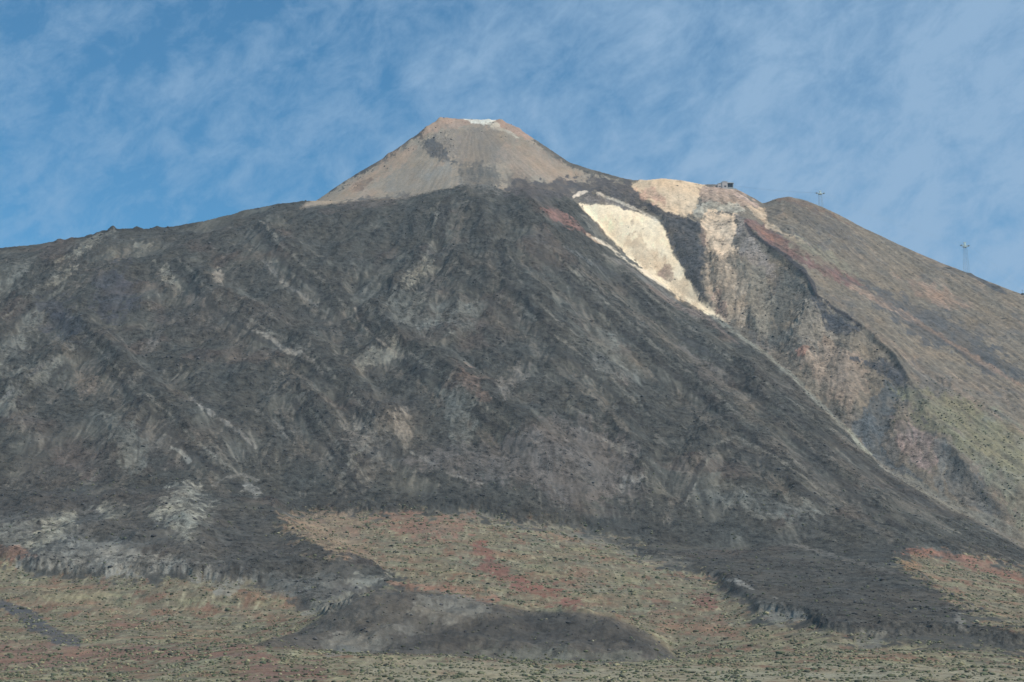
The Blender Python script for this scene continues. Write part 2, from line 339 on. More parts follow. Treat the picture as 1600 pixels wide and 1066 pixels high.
# ------------------------------------------------------------------ scree streaks: noise carried down the fall line
zt, zy = np.gradient(Zg, axis=1) / (tl[1] - tl[0]), np.gradient(Zg, yl, axis=0)
gx = zt / np.maximum(Yg, 1); gy = zy - zt * Tg / np.maximum(Yg, 1)
gx = boxblur(gx, int(9 * K), int(7 * K)); gy = boxblur(gy, int(9 * K), int(7 * K))
gm = np.hypot(gx, gy) + 1e-6
slope = gm
def sample(A, X, Y):
    j = np.clip((X / np.maximum(Y, 1) + tmax) / (2 * tmax) * (NT - 1), 0, NT - 2); i = np.interp(Y, yl, np.arange(NY)); i = np.clip(i, 0, NY - 2)
    j0 = j.astype(np.int32); i0 = i.astype(np.int32); fj = (j - j0).astype(np.float32); fi = (i - i0).astype(np.float32)
    return (A[i0, j0] * (1 - fj) + A[i0, j0 + 1] * fj) * (1 - fi) + (A[i0 + 1, j0] * (1 - fj) + A[i0 + 1, j0 + 1] * fj) * fi
dxn, dyn = gx / gm, gy / gm
rnd = np.random.default_rng(3).standard_normal((NY, NT)).astype(np.float32)
rnd = boxblur(rnd, 3, 3); rnd /= rnd.std()
streak = np.zeros_like(Zg); px_, py_ = Xg.copy(), Yg.copy()
for k in range(10):
    streak += sample(rnd, px_, py_)
    sxn = sample(dxn, px_, py_); syn = sample(dyn, px_, py_)
    px_ = px_ + sxn * 5.5; py_ = py_ + syn * 5.5
streak /= streak.std()
streak *= sstep(gm, .24, .5)
curv = Zg - boxblur(Zg, int(21 * K), int(21 * K)); curv /= 2.0
grain = rnd
ledge = fbm(Xg / 17 + .4 * warpx, Yg / 30, 4, .62); fleck = sstep(fbm(Xg / 7, Yg / 14, 2), .16, .42)
speck = fbm(Xg / 5.2 + 9, Yg / 12, 2)

# ------------------------------------------------------------------ ground colours (the cliff's shade on the right is painted in)
def col(*c): return np.array(c, np.float32)
def mixc(A, c, m): 
    m = np.clip(m, 0, 1)[..., None]; return A * (1 - m) + (c if isinstance(c, np.ndarray) and c.ndim == 3 else col(*c)) * m
LAVA = (.058, .056, .048); LAVAD = (.036, .034, .030); SCREE = (.100, .096, .079); BROWN = (.076, .064, .053)
big = fbm(Xg / 420 + 8, Yg / 420, 3); mid = fbm(Xg / 110 - 8, Yg / 140, 4); sml = fbm(Xg / 28, Yg / 36, 4)
A = np.zeros((NY, NT, 3), np.float32) + col(*LAVA)
scree = (1 - rocky)
A = mixc(A, SCREE, 0.38 * scree + 0.27 * streak * scree)
A = mixc(A, LAVAD, 0.55 * sstep(curv, 0.0, 1.6) * rocky + 0.25 * sstep(mid, 0.0, .4))
brn = sstep(big + 0.5 * mid, -0.02, 0.45) * sstep(V1, 330, 520)
A = mixc(A, BROWN, 0.55 * brn)
A = mixc(A, (.14, .125, .10), 0.5 * sstep(streak * .35 + mid + 0.3 * sml, .45, .9) * sstep(V1, 350, 470))
A = mixc(A, (.115, .075, .06), 0.25 * sstep(fbm(Xg / 160 + 77, Yg / 160, 4), .16, .4))
# cone
cn = np.zeros_like(A) + col(.255, .210, .158)
cn = mixc(cn, (.29, .20, .14), 0.5 * sstep(mid + .12 * streak, 0, .5))
cn = mixc(cn, (.19, .17, .14), 0.5 * sstep(-mid + .2 * streak, 0, .5))
A = mixc(A, cn, area(UV1, cone_o, 3, 3, 2))
# right-hand slopes
rs = np.zeros_like(A) + col(.165, .138, .103)
rs = mixc(rs, (.135, .118, .095), 0.6 * sstep(rib * .5 + mid, -.1, .5))
rs = mixc(rs, (.205, .155, .115), 0.5 * sstep(streak * .3 + mid - .2 * big, .15, .6))
rs = mixc(rs, (.075, .075, .072), 0.6 * sstep(sml + mid, .22, .5))
rs = mixc(rs, (.12, .108, .09), .55 * sstep(fib2 + .4 * fib - .1, 0, .5)); rs = mixc(rs, (.25, .20, .145), .45 * sstep(-fib2 - .3 * mid, 0.02, .45))
A = mixc(A, SCREE, sband * .6 * sstep(fib2 + .3 * sml, 0, .45)); A = mixc(A, LAVAD, sband * .5 * sstep(-fib2, 0.05, .4))
A = mixc(A, rs, area(UV1, right_o, 3, 2, 1))
# brush-covered plain: ochre soil, red-brown patches
gr = np.zeros_like(A) + col(.152, .128, .086)
gr = mixc(gr, (.20, .122, .078), 0.65 * sstep(fbm(Xg / 120 + 20, Yg / 70, 4), .05, .32))
gr = mixc(gr, (.21, .20, .12), 0.6 * sstep(fbm(Xg / 60 - 20, Yg / 30, 4), .05, .35))
gs = fbm(Xg / 7, Yg / 42, 3, .65); gs2 = fbm(Xg / 30 + 3, Yg / 60 + 8, 4, .6)
gr = mixc(gr, (.080, .092, .058), .7 * sstep(gs + .5 * gs2, .12, .4)); gr = mixc(gr, (.26, .235, .155), .6 * sstep(-gs - .4 * gs2, .12, .42))
gr = mixc(gr, (.175, .098, .066), .75 * sstep(gs2 + .5 * gs - .15 * mid, .10, .4))
gr = mixc(gr, (.25, .235, .145), .6 * sstep(-gs2 + .3 * gs, .10, .35) * sstep(V1, 985, 1015))
gr = mixc(gr, (.075, .078, .055), 0.5 * sstep(fbm(Xg / 22, Yg / 16, 3), .12, .4))
brush1 = np.clip(area(UV1, brush_o1, 26, 18, 8, brk=2.8) + area(UV1, brush_o2, 20, 12, 8, brk=2.8), 0, 1)
brush1 = np.where(V1 > 1042, 1.0, brush1).astype(np.float32)
A = mixc(A, gr, brush1)
# low grey ash slopes at the lower left
A = mixc(A, (.105, .100, .088), .75 * area(UV1, [(-40,800),(60,800),(120,790),(340,780),(340,830),(420,900),(560,905),(560,940),(510,965),(420,905),(200,895),(40,880),(-40,850)], 10, 10, 4) * (.7 + .3 * streak))
# hummock
hm = np.zeros_like(A) + col(.082, .073, .060); hm = mixc(hm, (.066, .060, .053), .7 * sstep(ledge + .5 * mid, 0, .4))
A = mixc(A, hm, area(UV1, hum_o, 3, 3, 2))

def P(c, m, poly, soft=4, warp=5, fine=2.5, st=0.0, gr_=0.0, nz=1.0):
    global A
    if c[0] > 2.1 * c[2]: c = (c[0] * .97, c[1] * .98, c[2] * 1.06)
    if c[2] > .84 * c[0] and c[0] > .09: c = (c[0], c[1] * .975, c[2] * .89)
    mk = area(UV1, poly, soft * 1.6, warp * 1.25, fine * 1.7, brk=2.4 if nz > .5 else .8)
    mk = mk * np.clip(.92 + .8 * sml * nz + .35 * ledge * nz, .25, 1.12)
    if st: mk = mk * np.clip(1 + .6 * st * streak, 0, 1.5)
    if gr_: mk = mk * np.clip(1 + gr_ * (sml * 3), 0, 1.6)
    A = mixc(A, c, mk * min(1, m * 1.15))
def Ln(c, m, pts, wid, soft=2, warp=2, fine=1.5, st=0.0):
    global A
    mk = line(UV1, pts, wid, soft, warp=warp, fine=fine, brk=1.6)
    if st: mk = mk * np.clip(1 + st * streak, 0, 1.6)
    A = mixc(A, c, mk * m)
CREAM = (.82, .66, .45); PALE = (.40, .36, .28); PINK = (.48, .33, .22); TAN = (.27, .215, .155); RUST = (.20, .115, .088); ORANGE = (.31, .205, .14)
# -- cone details
P(ORANGE, .55, [(655,212),(672,195),(692,182),(735,184),(742,196),(700,202),(675,208),(650,222)], 3, 3, 2, .2)
P(ORANGE, .8, [(770,186),(792,186),(812,200),(835,217),(815,215),(790,203),(772,198)], 3, 3, 2, .2)
P((.60,.57,.48), .8, [(724,184),(775,186),(765,193),(745,195),(732,191)], 2, 2, 2)
P((.42,.38,.30), .6, [(760,192),(775,192),(800,208),(812,218),(790,208),(768,200)], 2, 2, 2)
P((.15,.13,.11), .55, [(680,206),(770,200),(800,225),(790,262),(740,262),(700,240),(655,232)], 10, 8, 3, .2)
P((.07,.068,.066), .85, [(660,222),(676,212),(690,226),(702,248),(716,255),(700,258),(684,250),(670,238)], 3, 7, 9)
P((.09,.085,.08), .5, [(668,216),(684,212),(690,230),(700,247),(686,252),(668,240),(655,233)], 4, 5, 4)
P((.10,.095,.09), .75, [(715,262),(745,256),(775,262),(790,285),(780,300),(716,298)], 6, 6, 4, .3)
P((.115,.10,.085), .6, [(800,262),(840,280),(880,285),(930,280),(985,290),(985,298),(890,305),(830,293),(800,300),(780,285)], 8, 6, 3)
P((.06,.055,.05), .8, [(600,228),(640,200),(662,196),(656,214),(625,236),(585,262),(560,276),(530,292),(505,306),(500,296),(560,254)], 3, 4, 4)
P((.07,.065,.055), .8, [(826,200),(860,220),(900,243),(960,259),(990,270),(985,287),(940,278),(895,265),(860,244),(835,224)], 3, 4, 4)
P((.31,.215,.15), .5, [(560,282),(640,225),(655,232),(610,265),(560,300),(530,306)], 6, 5, 3, .3)
P((.10,.07,.055), .5, [(545,300),(570,280),(585,280),(560,300)], 4, 3, 3)
P((.20,.18,.15), .6, [(600,290),(650,250),(700,255),(720,285),(660,298),(610,305)], 8, 5, 3, .2)
P((.26,.20,.15), .6, [(790,225),(830,225),(890,262),(870,278),(810,280),(780,250)], 8, 5, 3, .3)
P((.10,.09,.085), .8, [(530,318),(600,304),(640,305),(600,320)], 5, 4, 3)
# -- dark rubble at the top right of the flank
P((.075,.066,.062), .9, [(800,285),(900,278),(985,285),(1005,312),(1060,332),(1095,350),(1100,360),(1060,350),(1000,325),(940,305),(900,305),(850,310),(790,305)], 5, 6, 3, .1)
P(RUST, .75, [(846,326),(862,324),(885,336),(905,350),(920,366),(905,362),(880,350),(852,336)], 3, 3, 3, .15)
Ln(PINK, .6, [(915,365),(935,376),(950,384)], [4,6,3], 2)
# -- cream patch and its rims
P(CREAM, .95, [(903,318),(960,318),(1000,334),(1028,345),(1040,362),(1052,392),(1068,420),(1085,450),(1112,480),(1140,505),(1120,500),(1085,478),(1030,445),(990,415),(960,380),(935,352)], 3, 3, 3, .03, nz=.2)
P((.50,.37,.24), .6, [(975,375),(1000,370),(1040,400),(1060,430),(1095,470),(1090,480),(1040,445),(1000,410)], 8, 6, 4, .3)
P((.16,.135,.115), .9, [(908,304),(930,302),(975,320),(990,332),(960,322),(925,316),(912,314)], 3, 3, 2)
Ln((.62,.50,.38), .9, [(895,308),(906,303),(918,299)], [3,7,3], 2, 1, 1)
Ln((.55,.46,.35), .7, [(930,301),(965,314),(1000,330),(1028,345)], 4, 2, 1, 1)
Ln((.60,.52,.40), .7, [(925,370),(945,380),(975,403),(1010,428),(1040,450)], [2,6,5,7,3], 2, 1, 1)
P((.12,.115,.105), .85, [(905,330),(925,345),(950,372),(978,398),(1000,418),(985,412),(955,385),(935,370),(915,350)], 3, 3, 3, .3)
P((.26,.18,.135), .65, [(1028,428),(1042,412),(1052,416),(1050,432),(1038,442),(1032,438)], 3, 4, 3)
P((.24,.17,.12), .5, [(983,342),(992,342),(992,352),(984,352)], 2, 2, 2)
# -- the pale dome and the bowl under the station
P((.62,.46,.30), .95, [(985,292),(1005,276),(1035,270),(1070,274),(1105,282),(1100,300),(1085,330),(1070,340),(1040,330),(1010,312)], 3, 3, 2, .05, nz=.3)
P((.44,.26,.17), .6, [(992,298),(1015,292),(1030,300),(1045,318),(1030,322),(1005,310)], 4, 4, 3, .1)
P((.36,.26,.20), .85, [(1098,288),(1150,296),(1190,320),(1180,325),(1140,312),(1110,308),(1090,302)], 3, 3, 3, .2)
P((.35,.25,.18), .8, [(1085,300),(1110,296),(1140,304),(1180,322),(1165,325),(1120,315),(1095,312)], 4, 4, 3, .3)
P((.40,.355,.275), .7, [(1080,325),(1110,314),(1150,318),(1165,330),(1150,336),(1120,326),(1100,340),(1082,338)], 3, 4, 3, .2)
P((.60,.45,.31), .95, [(1092,345),(1110,330),(1150,335),(1150,370),(1148,395),(1130,405),(1110,400),(1100,380)], 4, 4, 3, .15)
P((.20,.13,.095), .6, [(1095,355),(1104,362),(1106,378),(1098,385),(1091,372)], 2, 2, 3)
P((.45,.33,.22), .85, [(1170,325),(1195,325),(1200,345),(1215,360),(1200,355),(1180,340)], 3, 3, 2, .1)
P((.23,.195,.165), .85, [(1150,340),(1168,345),(1190,390),(1215,420),(1200,440),(1180,420),(1155,395)], 5, 4, 3, .2)
P((.068,.066,.064), .9, [(1028,340),(1090,345),(1098,365),(1090,380),(1104,400),(1098,440),(1106,478),(1092,468),(1080,440),(1066,415),(1052,390),(1042,362)], 4, 4, 4, .15)
P((.34,.265,.19), .8, [(1105,395),(1150,395),(1170,430),(1170,480),(1160,510),(1130,500),(1105,480)], 6, 6, 4, .4)
P((.30,.20,.14), .6, [(1110,470),(1125,455),(1135,480),(1140,500),(1120,492)], 4, 5, 4, .3)
P((.20,.175,.135), .8, [(1150,400),(1195,420),(1215,470),(1205,520),(1180,525),(1165,500),(1170,440)], 6, 5, 3, .3)
# smooth dark ash chute and the wall with its shade painted dark
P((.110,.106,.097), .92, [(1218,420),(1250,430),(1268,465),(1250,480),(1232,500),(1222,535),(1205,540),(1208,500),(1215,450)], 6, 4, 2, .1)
P((.165,.10,.078), .85, [(1163,345),(1180,343),(1250,385),(1330,430),(1360,452),(1330,448),(1262,418),(1200,385)], 3, 3, 2, .15)
P((.27,.14,.09), .5, [(1180,352),(1215,372),(1235,388),(1200,376)], 4, 4, 3, .2)
P((.42,.32,.22), .75, [(1190,338),(1212,352),(1260,380),(1240,376),(1200,356)], 3, 3, 2)
Ln((.045,.042,.045), .9, [(1164,350),(1175,366),(1200,382),(1225,398),(1255,424),(1272,445),(1276,462),(1300,480),(1325,495),(1345,510)], [5,6,6,7,8,7,5,5,5,3], 2, 2, 2)  # shade under the ridge edge, painted as a dark line
P((.22,.19,.15), .8, [(1240,475),(1275,470),(1300,490),(1320,520),(1290,545),(1235,525)], 8, 6, 4, .5)
P((.055,.057,.062), .8, [(1270,465),(1300,490),(1345,515),(1320,525),(1295,515),(1280,490)], 5, 3, 3, .2)  # bluish shade of the left-facing wall, put into the colour
P((.25,.19,.14), .8, [(1235,550),(1300,530),(1350,560),(1350,610),(1330,640),(1290,615),(1262,585)], 8, 8, 5, .6)
P((.32,.17,.11), .6, [(1240,545),(1262,542),(1262,555),(1245,560)], 3, 4, 3)
P((.060,.062,.066), .85, [(1330,560),(1370,565),(1400,560),(1418,590),(1412,625),(1395,600),(1360,580)], 4, 5, 4, .3)  # painted shade on the left side of the ridge
P((.088,.092,.090), .9, [(1385,590),(1405,610),(1395,650),(1380,690),(1400,725),(1440,750),(1420,755),(1360,715),(1330,665),(1360,630)], 6, 4, 2, .15)
P((.22,.165,.14), .7, [(1395,650),(1440,665),(1480,700),(1470,740),(1440,730),(1405,690)], 6, 6, 5, .6)
P((.16,.15,.13), .8, [(1462,690),(1480,685),(1490,705),(1475,740),(1480,785),(1462,775)], 4, 4, 2, .1)
P((.105,.10,.088), .8, [(1480,715),(1500,712),(1530,745),(1560,800),(1500,790),(1475,765)], 4, 3, 2, .1)
P((.175,.165,.12), .75, [(1495,700),(1530,730),(1580,800),(1600,830),(1640,850),(1640,700),(1560,640),(1480,640)], 10, 8, 4, .3)
# upper right slope bands
P((.085,.082,.078), .8, [(1340,440),(1450,480),(1600,570),(1600,600),(1500,560),(1420,520),(1370,470)], 10, 10, 6, .5)
P((.24,.17,.125), .7, [(1400,430),(1450,440),(1520,480),(1480,480),(1430,460)], 6, 6, 4, .4)
Ln((.24,.17,.125), .7, [(1330,445),(1420,495),(1500,545),(1600,605)], [10,9,7,6], 4, 3, 2, .3)
Ln((.09,.08,.072), .6, [(1290,415),(1380,470),(1470,530),(1600,620)], [4,6,5,5], 3, 3, 2, .3)
Ln((.22,.165,.12), .7, [(1350,510),(1400,545),(1480,600),(1600,680)], [6,12,10,8], 5, 4, 3, .4)
P((.15,.105,.075), .8, [(1205,310),(1230,307),(1262,316),(1300,333),(1330,352),(1260,326),(1225,316)], 3, 3, 2)
P((.085,.08,.075), .5, [(1235,322),(1270,325),(1330,360),(1320,380),(1250,350)], 8, 8, 5, .3)
P((.18,.165,.12), .6, [(1225,365),(1290,390),(1340,430),(1280,415),(1235,385)], 6, 5, 3, .3)
P((.17,.155,.095), .6, [(1400,610),(1500,620),(1600,690),(1600,760),(1500,690),(1430,655)], 12, 8, 5, .3)
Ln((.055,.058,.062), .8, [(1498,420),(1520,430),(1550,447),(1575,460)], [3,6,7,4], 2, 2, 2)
# lava edge running down the right
Ln((.17,.165,.135), .8, [(1110,492),(1150,520),(1190,548),(1240,590),(1300,650),(1340,685)], [5,7,7,6,7,6], 3, 2, 2, .3)
Ln((.26,.25,.19), .85, [(1325,672),(1345,698),(1362,712)], [5,7,5], 2, 1, 1)
Ln((.25,.23,.19), .7, [(1362,712),(1385,735),(1410,748)], [3,4,3], 2, 2, 2)
Ln((.16,.15,.12), .7, [(1410,745),(1480,785),(1560,820),(1640,860)], [12,16,14,14], 4, 4, 3, .2)
# long pale bands on the upper right of the flank
Ln((.14,.13,.115), .6, [(935,395),(975,412),(1030,450),(1090,500)], [3,6,10,5], 3, 3, 2, .4)
Ln((.15,.12,.10), .7, [(1010,445),(1060,480),(1110,500),(1160,545)], [5,9,8,4], 3, 3, 2, .4)
Ln((.11,.108,.10), .5, [(880,385),(960,430),(1060,520),(1200,620)], [4,6,6,4], 3, 4, 2, .5)
Ln((.13,.115,.10), .6, [(1060,540),(1110,575),(1150,590)], [9,10,4], 4, 4, 3, .4)
Ln((.14,.13,.115), .5, [(1180,610),(1230,640),(1260,665)], [3,4,2], 2, 2, 2)
# pale lee side and dark core of the flow ridges
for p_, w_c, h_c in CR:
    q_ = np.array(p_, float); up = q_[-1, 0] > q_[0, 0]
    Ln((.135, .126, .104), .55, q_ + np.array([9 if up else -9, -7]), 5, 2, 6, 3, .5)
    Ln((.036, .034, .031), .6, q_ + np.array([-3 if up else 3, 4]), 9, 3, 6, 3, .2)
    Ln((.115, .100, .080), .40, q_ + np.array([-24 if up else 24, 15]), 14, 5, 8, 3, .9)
# -- middle of the flank: gully heads and light scree fans
G1 = (.165,.153,.122); G2 = (.118,.115,.097); G3 = (.175,.152,.122)
P(G1, .75, [(640,425),(668,400),(690,420),(672,425),(655,440),(635,455),(625,450)], 4, 5, 3, .5)
P(G2, .6, [(600,470),(640,450),(680,470),(700,500),(660,520),(610,500)], 8, 8, 4, .6)
P(G1, .7, [(610,540),(620,525),(630,540),(625,560),(590,570),(560,575),(580,545)], 4, 5, 3, .6)
P(G1, .7, [(555,560),(585,540),(610,552),(600,565),(565,575)], 4, 5, 3, .5)
Ln(G3, .7, [(553,480),(563,505),(590,530),(615,548),(640,565)], [3,4,3,3,3], 2, 3, 2, .3)
P(G2, .7, [(685,610),(725,600),(740,650),(735,700),(700,690),(690,650)], 10, 8, 4, .6)
P((.135,.118,.095), .6, [(560,650),(640,640),(650,680),(590,700),(540,690)], 10, 10, 5, .5)
P(G3, .7, [(610,645),(635,640),(635,680),(625,685)], 5, 6, 4, .5)
P((.105,.092,.080), .8, [(640,720),(760,690),(860,660),(940,660),(985,700),(1010,760),(960,785),(860,770),(740,745)], 14, 12, 6, .3)
Ln((.20,.18,.155), .8, [(905,668),(930,680),(955,692),(978,712)], [2,3,4,5], 2, 2, 2)
P((.18,.165,.14), .6, [(955,690),(975,700),(978,715),(962,712)], 4, 4, 3, .6)
P((.19,.175,.15), .7, [(965,760),(985,738),(1005,745),(1000,765),(985,755),(970,768)], 4, 5, 4, .6)
Ln((.18,.165,.14), .5, [(640,705),(700,740),(755,757)], [3,3,2], 2, 3, 2, .4)
P((.15,.105,.080), .5, [(715,570),(740,580),(765,625),(745,625),(725,600)], 5, 6, 4, .5)
P((.14,.125,.105), .6, [(770,600),(830,560),(835,570),(790,620)], 6, 6, 4, .6)
P(G2, .6, [(700,480),(760,470),(740,520),(700,530)], 6, 7, 4, .6)
P((.13,.11,.095), .5, [(930,550),(990,590),(980,605),(920,570)], 6, 6, 4, .5)
P(G2, .6, [(1110,740),(1200,770),(1290,800),(1260,815),(1150,800),(1100,790)], 12, 10, 5, .5)
P(G2, .6, [(900,520),(950,510),(990,590),(940,600)], 14, 10, 4, .4)
# -- left part of the flank
Ln(G1, .8, [(160,365),(135,380),(112,398),(85,410)], [8,10,6,3], 3, 3, 2, .4)
P(G1, .8, [(205,370),(215,380),(240,378),(245,372),(235,388),(222,392),(208,384)], 3, 4, 3, .3)
P(G1, .7, [(110,415),(122,412),(112,430),(95,440),(65,452),(80,438)], 3, 4, 3, .4)
P(G2, .7, [(0,425),(45,400),(60,405),(20,440),(0,450)], 5, 6, 4, .6)
P(G2, .6, [(-20,560),(60,480),(80,490),(30,560),(-20,610)], 8, 6, 3, .7)
P(G2, .6, [(-20,640),(50,560),(120,560),(60,600),(-20,670)], 8, 6, 3, .7)
Ln((.12,.115,.105), .6, [(85,560),(60,575),(30,600),(0,625)], [4,5,5,4], 3, 3, 2, .5)
P(G1, .75, [(245,410),(260,412),(285,455),(280,460),(262,440)], 4, 5, 3, .7)
P(G3, .75, [(332,425),(345,418),(355,432),(345,445),(335,438)], 3, 4, 3, .3)
P((.15,.125,.10), .6, [(285,460),(320,465),(320,478),(295,475)], 4, 4, 3, .4)
P((.13,.12,.105), .6, [(235,525),(255,510),(250,540),(230,560),(220,550)], 4, 5, 3, .5)
Ln((.17,.155,.13), .75, [(385,512),(420,525),(440,545),(470,552),(490,565),(505,585)], [3,6,9,9,8,4], 3, 4, 3, .5)
Ln((.15,.14,.12), .6, [(410,405),(440,440),(475,465),(520,495)], [5,6,5,3], 3, 3, 2, .4)
P((.14,.115,.09), .6, [(115,580),(155,575),(150,620),(130,625)], 6, 6, 4, .6)
Ln((.19,.175,.15), .7, [(295,620),(310,632),(335,650),(370,670),(400,700)], [5,7,6,8,5], 3, 4, 3, .5)
Ln((.17,.155,.13), .6, [(400,640),(430,665),(460,695)], [6,10,6], 4, 4, 3, .6)
P(G2, .7, [(165,650),(210,670),(230,700),(225,740),(200,745),(180,700)], 10, 8, 4, .6)
P((.17,.155,.13), .6, [(530,660),(570,655),(570,670),(540,672)], 4, 5, 4, .4)
Ln((.21,.20,.17), .8, [(266,698),(282,705),(296,722)], [5,6,8], 2, 2, 2)
P((.20,.19,.165), .7, [(375,770),(385,757),(405,760),(412,772),(398,778),(388,766)], 3, 4, 3, .3)
Ln((.16,.15,.13), .6, [(330,760),(355,745),(380,742),(405,752)], [4,4,4,4], 2, 3, 2)
P((.040,.042,.048), .9, [(73,490),(80,497),(100,499),(106,491),(96,488),(88,487)], 2, 2, 2)
P((.048,.048,.055), .5, [(60,470),(110,470),(130,520),(70,520)], 12, 8, 4)
P((.05,.05,.06), .5, [(150,430),(200,410),(215,470),(180,500),(150,480)], 12, 8, 4)
# -- lower left: pale ash faces
P((.21,.20,.16), .8, [(230,800),(268,778),(340,788),(322,822),(290,846),(258,828)], 8, 6, 4, .9)
P((.20,.19,.155), .6, [(262,760),(300,745),(330,775),(300,790),(265,785)], 8, 8, 4, 1.2)
Ln((.20,.185,.15), .6, [(300,842),(335,868),(372,895)], [5,4,3], 3, 3, 2, .5)
Ln((.16,.15,.125), .5, [(110,836),(170,826),(215,836)], [4,5,4], 3, 3, 2, .5)
P((.215,.20,.155), .8, [(38,852),(70,812),(122,796),(118,822),(88,846),(48,868)], 7, 6, 4, .9)
P((.20,.185,.145), .75, [(140,790),(170,778),(205,790),(200,805),(165,808)], 5, 6, 4, .4)
P((.155,.15,.125), .6, [(-20,825),(60,810),(40,850),(-20,860)], 6, 6, 4, .5)
P((.165,.158,.135), .75, [(30,885),(110,835),(200,850),(330,878),(350,902),(60,892)], 8, 8, 5, .8)
P((.20,.19,.16), .6, [(150,865),(190,850),(185,895),(140,890)], 8, 8, 4, .6)
P((.058,.054,.048), .75, [(-40,775),(120,770),(210,770),(250,790),(140,790),(90,800),(-40,815)], 8, 6, 3, .2)
P((.066,.060,.051), .55, [(170,815),(220,800),(260,832),(330,862),(360,880),(300,880),(210,850),(110,830)], 8, 6, 3, .2)
P((.066,.061,.052), .65, [(330,790),(430,800),(440,835),(500,865),(590,895),(500,905),(400,895),(350,870),(300,830)], 8, 8, 4, .2)
P((.046,.044,.038), .75, [(380,790),(540,775),(700,770),(900,805),(1080,830),(1080,850),(900,822),(690,797),(430,803)], 7, 6, 4, .2)
P((.135,.13,.115), .6, [(680,795),(760,805),(800,815),(860,822),(940,835),(1000,860),(1080,880),(1050,890),(960,860),(860,830),(740,812)], 7, 8, 5, .4)
P((.165,.155,.125), .75, [(590,915),(620,895),(560,900),(540,920),(555,935),(505,960),(470,960),(500,935)], 6, 6, 3, .3)
P((.105,.105,.10), .8, [(390,900),(520,895),(540,915),(500,930),(420,925)], 8, 6, 3, .2)
P((.18,.175,.15), .6, [(330,915),(380,905),(370,925),(340,930)], 4, 4, 3, .4)
# red patches in the brush
P((.175,.085,.058), .8, [(735,838),(755,845),(775,870),(800,900),(850,915),(900,935),(900,948),(840,935),(790,915),(755,900),(745,870)], 9, 12, 8)
P((.21,.115,.075), .6, [(640,805),(740,812),(730,840),(650,840),(580,820)], 12, 12, 7)
P((.20,.12,.075), .55, [(1020,960),(1150,975),(1150,995),(1040,990)], 9, 10, 7)
P((.16,.085,.06), .75, [(1085,925),(1115,928),(1120,948),(1090,950)], 6, 6, 4)
P((.22,.12,.075), .7, [(600,905),(700,915),(780,935),(760,940),(700,926),(620,918)], 5, 6, 4)
P((.17,.095,.065), .6, [(180,965),(225,970),(220,985),(175,980)], 6, 6, 4)
P((.17,.10,.07), .7, [(-40,1010),(200,1008),(400,1012),(420,1030),(200,1035),(-40,1050)], 9, 10, 7, .2)
P((.15,.09,.065), .7, [(380,1035),(500,1035),(520,1066),(370,1066)], 9, 10, 7)
P((.075,.072,.070), .9, [(0,937),(60,960),(80,985),(130,1000),(125,1008),(90,1003),(50,990),(25,962),(-10,945)], 4, 4, 3)
P((.19,.10,.065), .75, [(1395,862),(1470,858),(1560,885),(1640,915),(1640,925),(1540,895),(1460,870)], 4, 4, 3)
P((.24,.14,.07), .6, [(1405,878),(1430,878),(1440,890),(1415,890)], 3, 3, 2)
P((.20,.11,.07), .5, [(-40,850),(40,855),(60,868),(-40,872)], 5, 5, 4)
P((.23,.16,.10), .5, [(430,808),(560,802),(560,840),(600,880),(520,865),(450,830)], 8, 10, 6)
P((.235,.21,.145), .7, [(560,1028),(900,1042),(1100,1042),(1600,1045),(1640,1070),(560,1075)], 8, 8, 5)
# hummock light and dark ash
P((.135,.125,.103), .8, [(655,930),(720,930),(770,945),(760,965),(700,975),(640,955)], 7, 6, 3, .4)
P((.140,.130,.107), .8, [(500,1000),(540,985),(590,990),(600,1015),(560,1024),(510,1022)], 6, 6, 3, .4)
P((.115,.107,.09), .6, [(560,975),(640,970),(660,990),(600,1000)], 7, 6, 3, .3)
P((.052,.048,.042), .85, [(600,1020),(680,985),(760,968),(900,960),(960,972),(1040,1025),(980,1010),(880,1005),(760,1000),(700,1010)], 6, 6, 3, .2)
P((.115,.115,.10), .6, [(730,1012),(850,1010),(1000,1020),(1040,1034),(820,1036)], 6, 6, 4, .4)
# lobe at the lower right
P((.066,.062,.053), .8, [(1100,870),(1300,880),(1450,920),(1500,980),(1600,1010),(1450,1010),(1350,990),(1230,960),(1130,920)], 12, 10, 5, .3)
Ln((.21,.20,.175), .8, [(1130,905),(1150,908),(1178,920)], [4,6,5], 2, 3, 2)
P((.155,.15,.13), .6, [(1180,940),(1230,945),(1260,975),(1190,970)], 7, 7, 4, .4)
P((.15,.145,.13), .6, [(1340,990),(1380,985),(1380,1015),(1345,1018)], 5, 6, 3, .3)
P((.19,.18,.155), .6, [(1488,955),(1500,955),(1512,985),(1500,985)], 4, 4, 3, .3)
Ln((.15,.14,.12), .5, [(1200,845),(1270,860),(1340,880),(1400,895)], [4,6,6,5], 3, 4, 3, .4)
# fine variation everywhere
pale = sstep(A.mean(-1), .3, .5)
rk = np.clip(rocky * flank + .55 * bowl * sstep(mid + .4 * iso, -.2, .5) * 1.6 + .5 * tong + .35 * right, 0, 1)
A *= (1 + (0.16 * sml + 0.05 * grain * (1 - .5 * cone) + 0.08 * streak * (1 - rk) * (1 - .7 * cone)) * (1 - .65 * pale) + rk * (.22 * ledge) * (1 - .6 * pale))[..., None] * (1 + .12 * mid)[..., None]
hue = fbm(Xg / 70 + 5, Yg / 80 - 31, 3)
A[..., 0] *= 1 + .10 * hue; A[..., 2] *= 1 - .10 * hue
A = np.clip(A, .012, .8)

